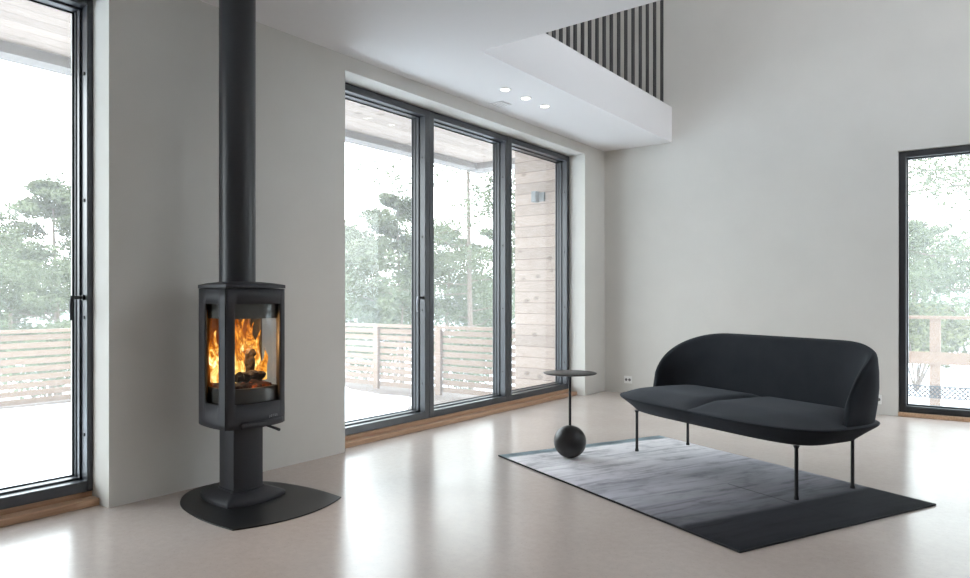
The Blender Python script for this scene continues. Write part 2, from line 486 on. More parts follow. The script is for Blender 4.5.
# ------------------------------------------------------------------ downlights, vent, sockets
for (x, y), lab in zip(((-3.155, 4.615), (-3.155, 4.916), (-3.155, 5.22)),
        ('round recessed downlight glowing in the low ceiling, nearest the stove pipe of three',
         'round recessed downlight glowing in the low ceiling, middle one of three',
         'round recessed downlight glowing in the low ceiling, farthest from the stove of three')):
    d = thing('downlight', lab, 'ceiling light', (x, y, H1), 'downlights in the low ceiling')
    MB().lathe([(.046, -.004), (.048, -.003), (.048, .0005)], (x, y, H1), 32).build('trim_ring', M['ceil'], d, smooth=True)
    MB().lathe([(.034, -.0055), (.036, -.0035), (.036, -.002)], (x, y, H1), 28).build('lens', M['glow'], d, smooth=True)
v = thing('ceiling_vent', 'small square white vent cover on the low ceiling beside the window wall', 'vent', (-3.43, 4.94, H1))
MB().box(-3.50, -3.36, 4.87, 5.01, H1 - .008, H1).build('cover', M['ceil'], v, bevel=.002)
m = MB()
for k in range(5): m.box(-3.48 + k*.026, -3.468 + k*.026, 4.885, 4.995, H1 - .0092, H1 - .008)
m.build('slot', M['vent_grey'], v)
def socket(x, z, wd, ht, label, n, pitch=.04, ro_=.015):
    s = thing('wall_socket', label, 'socket', (x, WY, z))
    MB().box(x - wd/2, x + wd/2, WY - .012, WY, z - ht/2, z + ht/2).build('cover', M['plastic_white'], s, bevel=.003)
    for k in range(n):
        cx = x + (k - (n-1)/2)*pitch
        m = MB(); m.tube([(cx, WY - .0135, z), (cx, WY - .011, z)], ro_, 20)
        q = m.build('outlet', M['plastic_grey'], s)
        h = MB()
        for dx in (-.006, .006): h.tube([(cx + dx, WY - .0145, z), (cx + dx, WY - .0134, z)], .0035, 8)
        h.build('pin_hole', M['gasket'], q)
socket(-3.30, .148, .092, .082, 'white double wall socket low on the end wall near the corner', 2)
socket(-.865, .135, .05, .085, 'narrow white wall socket low behind the right end of the sofa', 1)

# ------------------------------------------------------------------ loft balustrade
BY = [4.733, 4.846, 4.958, 5.077, 5.196, 5.324, 5.454, 5.592, 5.732, 5.876, 6.031, 6.186, 6.35, 6.522, 6.694, 6.881, 7.073]
br = thing('loft_railing', 'black railing of upright flat bars along the white loft edge', 'railing', (-2.84, V0[1], H2))
for i, y in enumerate([3.90, 3.99, 4.085, 4.185, 4.29, 4.395, 4.505, 4.617] + BY):
    px = .040 + .020*max(0, (y - 4.7))/2.4
    MB().box(-2.852, -2.840, y - px/2, y + px/2, H2, 4.36).build('baluster', M['black_metal'], br)
MB().box(-2.872, -2.824, V0[1] + .05, WY, 4.36, 4.40).build('handrail', M['black_metal'], br)

# ------------------------------------------------------------------ stove
SY = 2.227
def hearth_w(t):
    P = [(-.01, .318), (.0, .325), (.12, .336), (.24, .338), (.38, .322), (.5, .298), (.59, .262), (.67, .208), (.73, .15), (.77, .085), (.785, 0)]
    for (a, wa), (b, wb) in zip(P, P[1:]):
        if t <= b: return wa + (wb - wa)*(t - a)/(b - a)
    return 0
def smooth_loop(pts, it=2, keep=()):
    for _ in range(it):
        n = len(pts)
        pts = [pts[i] if i in keep else tuple((pts[i-1][k] + 2*pts[i][k] + pts[(i+1) % n][k])/4 for k in range(2)) for i in range(n)]
    return pts
NF, NS = 28, 44
def outline(s, xf, bulge=.085, ws=1.0):
    """bullet shaped plan: two front corners joined by a bowed front, sides sweeping back to a round rear.
    order: left corner -> front -> right corner -> right side -> rear -> left side"""
    P = []
    for i in range(NF):
        q = -1 + 2*i/NF
        P.append((bulge*(1 - q*q), .325*q*ws))
    side = []
    for i in range(NS + 1):
        a = (i/NS)
        tt = .785*math.sin(a*PI/2)
        side.append((-tt, hearth_w(tt)*ws))
    P += side
    P += [(x, -y) for x, y in reversed(side[1:-1])]
    P = smooth_loop(P, 3, keep=(0, NF))
    return [(xf + s*x, SY + s*(y + .05*max(0, -x))) for x, y in P]
def ring(o, z): return [(x, y, z) for x, y in o]
# black plate on the floor under the stove
hp = MB(); o = outline(1, -2.787); hp.rings([ring(o, 0), ring(o, .006)])
hp = hp.build('floor_plate', M['plate'], bevel=.0015)
tag(hp, 'black shield shaped steel plate on the floor under the stove', 'floor plate')

st = thing('wood_stove', 'dark grey freestanding wood stove with glass sides, fire burning inside', 'stove', (-3.24, SY, .006))
sb = .54; XF = -3.06
b = MB()
bo = [(x, y + .02) for x, y in outline(.535, -3.08)]
bi = outline(.32, -3.12)
b.rings([ring(bo, .006), ring(bo, .020), ring([(x*.985 + -3.24*.015, y*.985 + SY*.015) for x, y in bo], .028), ring(bi, .062)], True, True)
b.build('base_plate', M['stove'], st, smooth=True)
c = MB(); co = outline(.27, -3.128); c2 = outline(.287, -3.124)
c.rings([ring(c2, .058), ring(c2, .070), ring(co, .074), ring(co, .415)])
c.build('column', M['stove'], st, smooth=True)
ZA, ZT = .397, 1.098
OL = outline(sb, XF); N = len(OL)
ZG0, ZG1 = .517, 1.020
def shell(idx, zs, hole):
    """hole(i) -> True when the column between idx i and i+1 carries the glass opening"""
    mb = MB(); rows = [[(OL[i % N][0], OL[i % N][1], z) for i in idx] for z in zs]
    def sk(j, i):
        return hole(idx[i]) and zs[j] >= ZG0 - 1e-6 and zs[j+1] <= ZG1 + 1e-6
    mb.grid(rows, sk); return mb
ZS = [ZA, ZA + .03, ZG0, ZG0 + .17, ZG1 - .17, ZG1, ZT]
FH = (3, 25)                       # front opening in outline steps
SR = (NF + 4, NF + 14)             # right glass
SLN = (N - 14, N - 4)              # left glass, mirrored
frontidx = list(range(0, NF + 1))
sideidx = list(range(NF, N + 1))
shell(frontidx, ZS, lambda i: FH[0] <= i < FH[1]).build('door', M['stove'], st, smooth=True, solid=.018)
shell(sideidx, ZS, lambda i: SR[0] <= i < SR[1] or SLN[0] <= i < SLN[1]).build('body', M['stove'], st, smooth=True, solid=.014)
# narrow shadow gap between door and sides
MB().tube([(OL[0][0] - .006, OL[0][1] - .001, ZA), (OL[0][0] - .006, OL[0][1] - .001, ZT)], .003, 6).build('door_gap', M['gasket'], st)
def inset(d):
    cx, cy = -3.24, SY; out = []
    for i in range(N):
        a = Vector(OL[i-1]); c_ = Vector(OL[(i+1) % N]); t_ = (c_ - a).normalized(); nrm = Vector((-t_.y, t_.x))
        if nrm.dot(Vector((cx, cy)) - Vector(OL[i])) < 0: nrm = -nrm
        p = Vector(OL[i]) + nrm*d; out.append((p.x, p.y))
    return out
IN = inset(.020)
def pane(a, b_):
    mb = MB(); ids = list(range(a, b_ + 1))
    mb.grid([[(IN[i % N][0], IN[i % N][1], z) for i in ids] for z in (ZG0 - .008, ZG1 + .008)])
    return mb.build('glass_pane', M['stove_glass'], st, smooth=True)
pane(FH[0] - 1, FH[1] + 1); pane(SR[0] - 1, SR[1] + 1); pane(SLN[0] - 1, SLN[1] + 1)
# top plate with a low dome under the pipe
tp = MB(); oT = inset(-.004)
def blend(o, k, cx=-3.22): return [(cx + (x - cx)*k, SY + (y - SY)*k) for x, y in o]
tp.rings([ring(oT, ZT + .003), ring(oT, 1.117), ring(blend(oT, .985), 1.1195), ring(blend(oT, .75), 1.128), ring(blend(oT, .5), 1.134)])
tp.build('top_plate', M['stove'], st, smooth=True)
# floor of the body, lower lip with its notch, lever, lettering
fb = MB(); fb.rings([ring(inset(.015), ZA + .012), ring(inset(.015), ZA + .022)]); fb.build('bottom_plate', M['stove_dark'], st)
lp = MB(); lo = inset(-.006); ids = list(range(5, NF - 1))
lp.grid([[(lo[i][0], lo[i][1], z) for i in ids] for z in (ZA, ZA + .030)])
lp.build('ash_lip', M['stove'], st, solid=.006, smooth=True)
lv = MB(); lv.tube([(-3.05, SY + .055, ZA - .004), (-2.985, SY + .058, ZA - .012), (-2.955, SY + .060, ZA - .017)], [.006, .0075, .008], 10)
lv.build('air_lever', M['black_metal'], st, smooth=True)
# firebox: lining, ash fence, baffle
IB = inset(.05)
mb = MB(); ids = [i for i in range(NF + 19, N - 18)]
mb.grid([[(IB[i][0] + .012, IB[i][1], z) for i in ids] for z in (.56, .99)]); mb.build('back_lining', M['vermiculite'], st, solid=.02, smooth=True)
mb = MB(); I3 = inset(.034)
mb.rings([ring(I3, .945), ring(I3, 1.05)]); mb.build('baffle', M['stove_dark'], st)
mb = MB(); mb.rings([ring(I3, .50), ring(I3, .592), ring(blend(I3, .9, -3.24), .592), ring(blend(I3, .9, -3.24), .572)]); mb.build('fire_pan', M['stove_dark'], st)
# raised maker's lettering on the lower edge of the door
def lettering():
    cu = bpy.data.curves.new('lettering', 'FONT'); cu.body = 'J\u00d8TUL'; cu.size = .0165; cu.extrude = .0006; cu.space_character = 1.5
    cu.align_x = 'CENTER'
    o = bpy.data.objects.new('lettering', cu); dg = bpy.context.evaluated_depsgraph_get()
    COL.objects.link(o); dg.update()
    me = bpy.data.meshes.new_from_object(o.evaluated_get(dg)); COL.objects.unlink(o); bpy.data.objects.remove(o)
    i0 = 20; a = Vector(OL[i0 - 1]); b_ = Vector(OL[i0 + 1]); t_ = (b_ - a).normalized(); nr = Vector((t_.y, -t_.x))
    p = Vector(OL[i0])
    mtx = Matrix(((t_.x, 0, nr.x, p.x + nr.x*.001), (t_.y, 0, nr.y, p.y + nr.y*.001), (0, 1, 0, ZA + .043), (0, 0, 0, 1)))
    me.transform(Matrix.Translation(-ROOT_LOC[st.name]) @ mtx)
    me.materials.clear(); me.materials.append(M['steel'])
    q = bpy.data.objects.new('lettering', me); COL.objects.link(q); q.parent = st
    q['label'] = 'small silver lettering on the lower door edge'
lettering()

# fire, logs, embers
rnd = random.Random(4)
mb = MB(); em = [(x, y) for x, y in blend(I3, .88, -3.24)]
mb.rings([ring(em, .574), ring(blend(em, .96, -3.24), .604), ring(blend(em, .6, -3.24), .616), ring(blend(em, .2, -3.24), .622)])
e = mb.build('ember_bed', M['ember'], smooth=True); tag(e, 'dark red bed of embers in the stove', 'embers', kind='stuff')
def log(p0, p1, r0, r1, label, seed):
    rn = random.Random(seed); pts = []; rad = []
    p0 = Vector(p0); p1 = Vector(p1)
    for k in range(9):
        q = k/8; pts.append(p0.lerp(p1, q) + Vector((rn.uniform(-1, 1), rn.uniform(-1, 1), rn.uniform(-1, 1)))*.005)
        rad.append((r0 + (r1 - r0)*q)*(1 + rn.uniform(-.12, .12)))
    rad[0] *= .8; rad[-1] *= .75
    mb_ = MB().tube(pts, rad, 14)
    for i_, q_ in enumerate(mb_.v):
        k_ = min(8, i_//14); c_ = pts[k_]; e_ = Vector(q_) - c_
        n1 = noise.noise(Vector(q_)*28 + Vector((seed, 0, 0))) + .6*noise.noise(Vector(q_)*70)
        mb_.v[i_] = tuple(c_ + e_*(1 + .38*n1))
    o = mb_.build('firewood_log', M['char'], smooth=False)
    tag(o, label, 'log', 'logs burning in the stove'); return o
log((-3.115, SY - .085, .642), (-3.150, SY + .115, .648), .026, .024, 'charred log lying across the front of the embers in the stove', 1)
log((-3.25, SY - .085, .645), (-3.235, SY + .10, .648), .027, .025, 'charred log lying behind the other logs in the stove', 2)
log((-3.185, SY + .030, .640), (-3.205, SY + .062, .775), .040, .030, 'thick charred log leaning upright in the middle of the fire', 3)
fl = MB()
def tongue(x, y, z0, h, r, seed):
    rn = random.Random(seed); rings_ = []; ph = rn.uniform(0, 6); n = 14
    for j in range(13):
        q = j/12
        rr = r*(math.sin(PI*min(1, .16 + .84*q)**.75)*.95 + .04)*(1 - .25*q)
        cx = x + .022*math.sin(ph + 4.2*q)*q; cy = y + .03*math.sin(ph*1.7 + 5.0*q)*q
        row = []
        for i in range(n):
            a = 2*PI*i/n
            k = 1 + .35*noise.noise(Vector((math.cos(a)*1.2 + seed*3.1, math.sin(a)*1.2, q*3.2)))
            row.append((cx + rr*k*math.cos(a)*.75, cy + rr*k*math.sin(a), z0 + h*q))
        rings_.append(row)
    fl.rings(rings_)
for k, (x, y, h, r) in enumerate([(-3.24, -.10, .27, .05), (-3.2, -.05, .31, .05), (-3.25, .0, .335, .06), (-3.27, .06, .33, .05), (-3.25, .10, .31, .05), (-3.22, .12, .26, .035),
        (-3.17, -.10, .17, .035), (-3.19, -.02, .29, .045), (-3.29, -.05, .28, .05), (-3.30, .03, .32, .05), (-3.14, -.055, .12, .028),
        (-3.155, .115, .17, .024), (-3.28, .12, .30, .04), (-3.225, .03, .335, .05)]):
    tongue(x, SY + y, .618, h, r, k + 1)
f_ = fl.build('fire', M['flame'], smooth=True)
f_.data.transform(Matrix.Translation((3.24, -SY, -.60))); f_.location = (-3.24, SY, .60)
tag(f_, 'orange and yellow flames burning above the logs in the stove', 'fire', kind='stuff')

# flue pipe
PX = -3.222
fp = thing('flue_pipe', 'tall black round flue pipe rising from the stove to the ceiling', 'flue pipe', (PX, SY, 1.134))
MB().lathe([(.0915, 1.134), (.0915, H1 - .002)], (PX, SY, 0), 48).build('pipe', M['pipe'], fp, smooth=True)
MB().lathe([(.13, H1 - .012), (.13, H1 - .001)], (PX, SY, 0), 48).build('ceiling_rosette', M['pipe'], fp, smooth=True)

# ------------------------------------------------------------------ rug
RA = math.radians(-25.58); RC = (-1.4625, 4.029)
RL, RWD, RT = 2.012, 1.397, .014
rg = thing('area_rug', 'rectangular grey area rug fading from pale to almost black under the sofa', 'rug', (RC[0], RC[1], 0), rotz=RA)
mb = MB(); nx, ny = 82, 56
rn = random.Random(7)
def rz(u, v_):
    e_ = min(u, 1 - u, 1.0)*RL; e2 = min(v_, 1 - v_)*RWD
    k = min(1, min(e_, e2)/.012)
    return RT*(.72 + .28*k) + .0008*noise.noise(Vector((u*9, v_*6, 1.3)))
mb.grid([[(-RL/2 + RL*i/nx, -RWD/2 + RWD*j/ny, rz(i/nx, j/ny)) for i in range(nx + 1)] for j in range(ny + 1)])
mb.build('pile', M['rug'], rg, smooth=True, local=True)
mb = MB(); mb.box(-RL/2 - .003, RL/2 + .003, -RWD/2 - .003, RWD/2 + .003, .0005, .0095)
mb.build('backing', M['rug_edge'], rg, local=True)

# ------------------------------------------------------------------ side table
TX, TY, TZ = -2.241, 4.022, .0148
BR = .105
sd = thing('side_table', 'small round dark side table with a ball base on the rug', 'table', (TX, TY, TZ))
pr = [(max(.02, BR*math.sin(PI*k/28)), BR - BR*math.cos(PI*k/28)) for k in range(0, 28)]
pr[0] = (.02, .0008)
MB().lathe(pr + [(.012, BR*2)], (TX, TY, TZ), 48).build('ball_base', M['ball'], sd, smooth=True)
MB().lathe([(.0085, BR*2 - .004), (.0085, .544)], (TX, TY, TZ), 20).build('stem', M['black_metal'], sd, smooth=True)
MB().lathe([(.03, .538), (.165, .5435), (.172, .547), (.1725, .550), (.170, .5515), (.02, .5515)], (TX, TY, TZ), 64).build('tabletop', M['table_metal'], sd, smooth=True)

# ------------------------------------------------------------------ sofa
SA = math.radians(-27.3); SC = (-1.303, 4.368)
so = thing('sofa', 'charcoal two-seat sofa with a curved wraparound back and thin legs', 'sofa', (SC[0], SC[1], 0), rotz=SA)
SX, SD = .824, .395          # half width, half depth at the seat edge
def sup(a, n=3.0, hx=SX, hy=SD):
    c_, s_ = math.cos(a), math.sin(a)
    return (hx*math.copysign(abs(c_)**(2/n), c_), hy*math.copysign(abs(s_)**(2/n), s_))
def resamp(fn, n):
    P = [Vector(fn(2*PI*i/720)) for i in range(721)]
    L = [0]
    for a, b_ in zip(P, P[1:]): L.append(L[-1] + (b_ - a).length)
    out = []; j = 0
    for k in range(n):
        d = L[-1]*k/n
        while L[j + 1] < d: j += 1
        q = (d - L[j])/max(1e-9, L[j+1] - L[j]); p = P[j].lerp(P[j+1], q); out.append((p.x, p.y))
    return out
NP = 120
edge = resamp(lambda a: sup(a, 3.6), NP)
low = resamp(lambda a: sup(a, 4.5, .69, .265), NP)
def mixo(A, B, k): return [(a[0] + (b_[0] - a[0])*k, a[1] + (b_[1] - a[1])*k) for a, b_ in zip(A, B)]
mb = MB()
mb.rings([ring(low, .290), ring(mixo(low, edge, .10), .293), ring(mixo(low, edge, .5), .335), ring(mixo(low, edge, .92), .376), ring(mixo(low, edge, .985), .385), ring(edge, .391),
          ring(mixo(edge, low, .04), .395)])
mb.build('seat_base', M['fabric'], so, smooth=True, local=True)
# two domed cushions
def cushion(sgn):
    mb = MB(); rows = []; nu, nv = 28, 22
    for j in range(nv + 1):
        row = []
        for i in range(nu + 1):
            u = i/nu; v_ = -1 + 2*j/nv
            # fit the half superellipse: x from the centre seam to the end
            yy = v_*(SD - .006)
            xm = (SX - .006)*(max(0, 1 - abs(v_)**3.6))**(1/3.6)
            x = .004 + u*max(0, xm - .004)
            yb = yy
            ed = min(1, max(0, (1 - abs(v_))*SD/.22)); eu = min(1, max(0, (1 - u)*xm/.26)); es = min(1, u*xm/.10 + .12)
            f1 = math.sin(ed*PI/2); f2 = math.sin(eu*PI/2); f3 = math.sin(es*PI/2)
            z = .393 + .056*f1*f2*f3**.7
            row.append((sgn*x, yb, z))
        rows.append(row)
    mb.grid(rows)
    b0 = len(mb.v)
    # underside closing
    mb.grid([[(p[0], p[1], .3925) for p in r] for r in (rows[0], rows[-1])])
    o = mb.build('seat_cushion', M['fabric_lit'], so, smooth=True, local=True, clean=True)
    return o
cushion(-1); cushion(1)
# wraparound back: a shell following the edge, from about mid depth round the rear
BT = .805
idx0 = [k for k in range(NP)]
pathn = 110
full = [Vector(sup(2*PI*i/1440, 3.3, .800, .385)) for i in range(1441 + 720)]
def path_pts():
    # start at right end (b = .03), go over the rear (+y) to the left end
    seg = [p for i, p in enumerate(full) if (i >= 1380 or i <= 720) and i < 1440 or i >= 1440]
    seg = [p for p in full[1380:] if p.y >= -.055 and not (p.x < 0 and p.y < .055)]
    L = [0]
    for a, b_ in zip(seg, seg[1:]): L.append(L[-1] + (b_ - a).length)
    out = []; j = 0
    for k in range(pathn + 1):
        d = L[-1]*k/pathn
        while j < len(L) - 2 and L[j + 1] < d: j += 1
        q = (d - L[j])/max(1e-9, L[j+1] - L[j]); out.append(seg[j].lerp(seg[j+1], q))
    return out, L[-1]
pp, plen = path_pts()
def back_h(s):
    """height of the top edge at path distance s from an end"""
    R1 = .60
    q = min(1, s/R1)
    return .418 + (BT - .418)*(1 - (1 - q)**2.2)**(1/2.05)
rows = []
for k, p in enumerate(pp):
    a = pp[max(0, k-1)]; b_ = pp[min(pathn, k+1)]; t_ = (b_ - a).normalized(); nin = Vector((-t_.y, t_.x))
    s = plen*k/pathn; s = min(s, plen - s)
    zt = back_h(s); h = zt - .40
    th = .055*min(1, .35 + s/.25); tb = .075*min(1, .3 + s/.3)
    prof = []
    prof.append((0.0, .388)); prof.append((-.006, .40))
    for q in (.25, .5, .75): prof.append((-.006 - .014*math.sin(q*PI)*min(1, h/.3) - .014*q*min(1, h/.3), .41 + (h - .01)*q*.96))
    r_ = min(th/2, h*.45)
    for ang in range(0, 181, 30):
        A_ = math.radians(180 - ang)
        prof.append((.0 + r_ + r_*math.cos(A_) - .004 - .016*min(1, h/.3), zt - r_ + r_*math.sin(A_)))
    for q in (.75, .5, .25, 0): prof.append((th + (tb - th)*(1 - q), .405 + (h - r_)*q))
    rows.append([(p.x + nin.x*d, p.y + nin.y*d, z) for d, z in prof])
mb = MB(); mb.grid(rows)
n_ = len(rows[0]); b0 = 0
mb.f.append(tuple(range(n_))); mb.f.append(tuple(reversed(range(pathn*n_, pathn*n_ + n_))))
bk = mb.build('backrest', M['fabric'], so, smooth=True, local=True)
pip = MB(); pip.tube([r[8] for r in rows[1:-1]], .004, 6); pip.build('piping', M['fabric'], bk, smooth=True, local=True)
for x, y in ((-.635, -.225), (.645, -.228), (-.635, .225), (.63, .230)):
    zf = RT + .0012
    MB().lathe([(.0125, zf), (.0125, zf + .008), (.0095, zf + .022), (.0095, .277), (.013, .284), (.017, .291)], (x, y, 0), 18).build('leg', M['black_metal'], so, smooth=True, local=True)

# ------------------------------------------------------------------ terrace outside
DZ = -.30
MB().box(-10.1, WO + .005, -4, 7.9, DZ - .12, DZ).build('deck', M['deck'], kind='structure')
PY = 6.79
MB().box(-4.505, WO, PY, PY + .76, DZ, 2.85).box(-4.0, GX - .012, 6.764, PY, DZ + .3, 2.6).build('wall_outside', M['plank_wall'], kind='structure')
MB().box(-5.82, WO, -4, 7.85, 2.85, 3.05).build('ceiling_porch', M['porch_plank'], kind='structure')
m = MB(); m.box(-5.82, -5.62, -4, 7.6, 2.77, 2.85); m.box(-5.82, WO - .505, 7.55, 7.85, 2.77, 2.85)
m.build('trim_4', M['beam'], kind='structure')
# facade above the porch and the house outside
wl = thing('wall_lamp', 'small grey box wall lamp on the plank wall outside', 'lamp', (-4.17, PY, 2.18))
MB().box(-4.225, -4.165, PY - .095, PY - .012, 2.125, 2.245).build('lamp_body', M['lamp_grey'], wl, bevel=.004)
MB().box(-4.215, -4.10, PY - .03, PY, 2.135, 2.235).build('mount', M['lamp_grey'], wl, bevel=.003)
# snow lying on the deck
def snow_patch(name, x0, x1, y0, y1, n, m_, thr, seed, label, zb=DZ, hmax=.045):
    vs = []; mb = MB()
    def hgt(x, y):
        d = min(x - x0, x1 - x, y - y0, y1 - y)
        q = noise.noise(Vector((x*.8 + seed, y*.8, seed*2.0))) + .35*noise.noise(Vector((x*3.1, y*3.1, seed)))
        k = thr + q*.55 + min(1, d/.6) - 1
        k -= max(0, x + 6.4)*max(0, y - 5.2)*.9 + max(0, x + 6.9)*max(0, min(1.6, 3.9 - y))*.32
        return k
    rows = []
    for j in range(m_ + 1):
        rows.append([])
        for i in range(n + 1):
            x = x0 + (x1 - x0)*i/n; y = y0 + (y1 - y0)*j/m_
            k = hgt(x, y); rows[-1].append((x, y, zb + max(-.004, min(hmax, k*.12))))
    mb.grid(rows, lambda j, i: max(rows[j][i][2], rows[j][i+1][2], rows[j+1][i][2], rows[j+1][i+1][2]) <= zb - .0035)
    o = mb.build(name, M['snow'], smooth=True); tag(o, label, 'snow', kind='stuff'); return o
snow_patch('snow', -9.8, -4.1, -3.5, 7.45, 76, 140, .80, 1.0, 'white snow lying over most of the deck outside the windows')
# slatted railings of the deck
def slat_rail(label, p0, p1, posts, ztop, n, pitch, bw, name='deck_railing'):
    p0 = Vector(p0 + (0,)); p1 = Vector(p1 + (0,)); ax = (p1 - p0).normalized(); L = (p1 - p0).length
    nr = Vector((-ax.y, ax.x, 0)); up = Vector((0, 0, 1)); c_ = (p0 + p1)/2
    r = thing(name, label, 'railing', (c_.x, c_.y, DZ))
    m = MB(); m.obox(c_ + up*(ztop - .02), ax, nr, up, L/2, .05, .02); m.build('handrail', M['rail_wood'], r)
    m = MB()
    for k in range(n):
        m.obox(c_ + up*(ztop - .10 - pitch*k), ax, nr, up, L/2, .011, bw/2)
    m.build('slat_panel', M['rail_wood'], r)
    for q in posts:
        m = MB(); c2 = p0 + ax*q - nr*.036
        m.obox(c2 + up*((ztop - .04 + DZ)/2), ax, nr, up, .045, .025, (ztop - .04 - DZ)/2); m.build('post', M['rail_wood'], r)
    return r
slat_rail('pale slatted wooden railing across the end of the deck, seen through the three-pane window', (-9.84, 7.6), (-4.53, 7.6), (.3, 2.34, 3.55, 5.1), .66, 9, .098, .066)
slat_rail('pale slatted wooden railing along the outer deck edge, seen through the left window', (-9.9, -4), (-9.9, 7.55), (.5, 2.5, 4.5, 6.5, 8.5, 10.5), .65, 9, .100, .068)

# bare spruce railing outside the end-wall window
rr = thing('wooden_railing', 'new unpainted wooden railing outside the right-hand window', 'railing', (0, 10, -.2))
for x in (-2.4, -.60, 1.2, 3.0):
    MB().box(x - .055, x + .055, 9.96, 10.04, -.6, .80).build('post', M['raw_wood'], rr)
MB().box(-2.5, 3.6, 9.93, 10.07, .80, .835).build('handrail', M['raw_wood'], rr)
MB().box(-2.5, 3.6, 9.93, 9.96, .262, .405).build('rail_board', M['raw_wood'], rr)
m = MB()
for k in range(0, 122):
    x = -2.5 + k*.05
    for sg in (-1, 1):
        m.obox((x, 9.945, -.07), (math.sqrt(.5), 0, sg*math.sqrt(.5)), (0, 1, 0), (-sg*math.sqrt(.5), 0, math.sqrt(.5)), .10, .003, .006)
m.box(-2.5, 3.6, 9.94, 9.95, -.012, .004); m.box(-2.5, 3.6, 9.94, 9.95, -.145, -.135)
m.build('net', M['net'], rr)

# ------------------------------------------------------------------ ground and trees
def gz(x, y):
    d_house = max(0, -4.6 - x) + 0
    base = -.75 if x < -3.6 else -.22
    t_ = min(1, max(0, (x + 4.2)/1.0)); base = -.75 + (.53)*t_
    r_ = math.hypot(x, y)
    far = max(0, r_ - 9)
    z = base - .9*(1 - math.exp(-far/9)) + max(0, r_ - 30)*.055
    z += (.35*noise.noise(Vector((x*.16, y*.16, .5))) + .10*noise.noise(Vector((x*.7, y*.7, 3))))*min(1, max(0, (r_ - 9.5)/6))
    return z
mb = MB(); rows = []
GX0, GX1, GY0, GY1 = -75, 45, -30, 85
nx_, ny_ = 150, 150
def inhouse(x, y): return -4.0 < x < 4.6 and -3.6 < y < 7.4
for j in range(ny_ + 1):
    rows.append([])
    for i in range(nx_ + 1):
        x = GX0 + (GX1 - GX0)*i/nx_; y = GY0 + (GY1 - GY0)*j/ny_
        z = gz(x, y)
        if -5.2 < x < 5.6 and -4.8 < y < 8.2: z = min(z, -.26)
        rows[-1].append((x, y, z))
mb.grid(rows); mb.build('ground', M['snow'], smooth=True, kind='structure')

def crown_quads(mb, c, r, n, rn, flat=.45, size=.16):
    for _ in range(n):
        while True:
            p = Vector((rn.uniform(-1, 1), rn.uniform(-1, 1), rn.uniform(-1, 1)))
            if p.length < 1: break
        q = Vector((c[0] + p.x*r, c[1] + p.y*r, c[2] + p.z*r*flat))
        d = Vector((rn.uniform(-1, 1), rn.uniform(-1, 1), rn.uniform(-.15, .9))).normalized()
        s_ = d.cross(Vector((rn.uniform(-1, 1), rn.uniform(-1, 1), rn.uniform(-1, 1)))).normalized()
        L = size*rn.uniform(.6, 1.3); w_ = L*.17
        b = len(mb.v)
        mb.v += [tuple(q - s_*w_), tuple(q + s_*w_), tuple(q + d*L)]
        mb.f.append((b, b + 1, b + 2))
def pine(label, x, y, h, seed, first=.35, spread=1.6, nb=26, nq=70, lean=0, size=.16, mat='needle', name='pine_tree', cat='tree', group=None, rt=None, sink=.1, droop=.1):
    rn = random.Random(seed); z0 = gz(x, y) - sink
    t = thing(name, label, cat, (x, y, z0), group)
    tr = MB(); rt = rt or h*.016 + .03
    pts = []; 
    for k in range(11):
        q = k/10
        pts.append(Vector((x + lean*h*q*q + .12*math.sin(3*q + seed)*q, y + .10*math.cos(2.6*q + seed)*q, z0 + h*q)))
    tr.tube(pts, [rt*(1 - .88*k/10) for k in range(11)], 8)
    lf = MB()
    for k in range(nb):
        q = first + (1 - first)*(k + rn.random())/nb
        q = min(.985, q); i = min(9, int(q*10)); p = pts[i].lerp(pts[i+1], q*10 - i)
        prof = math.sin(PI*min(1, .25 + .75*(q - first)/(1 - first)))**.7
        L = spread*max(.22, prof)*rn.uniform(.6, 1.1)
        a = rn.uniform(0, 2*PI); d = Vector((math.cos(a), math.sin(a), rn.uniform(-droop, .35)))
        mid = p + d*L*.55 + Vector((0, 0, -.05*L)); end = p + d*L + Vector((0, 0, .06*L))
        tr.tube([p, mid, end], [rt*.26*(1.1 - q), rt*.17*(1.1 - q) + .004, .005], 5)
        for e_, rr_ in ((mid, .30), (p.lerp(end, .78), .34), (end, .30)):
            off = Vector((rn.uniform(-.2, .2), rn.uniform(-.2, .2), rn.uniform(0, .12)))*L*.5
            crown_quads(lf, e_ + off, L*rr_ + .12, nq//3, rn, .36, size)
    crown_quads(lf, pts[-1], spread*.22, nq//2, rn, 1.0, size)
    tr.build('trunk', M['bark'], t, smooth=True); lf.build('foliage', M[mat], t)
    return t
def place(px, d):
    u = (px - 485)/705; A_ = math.radians(36)
    return (d*(-math.sin(A_) + u*math.cos(A_)), d*(math.cos(A_) + u*math.sin(A_)))
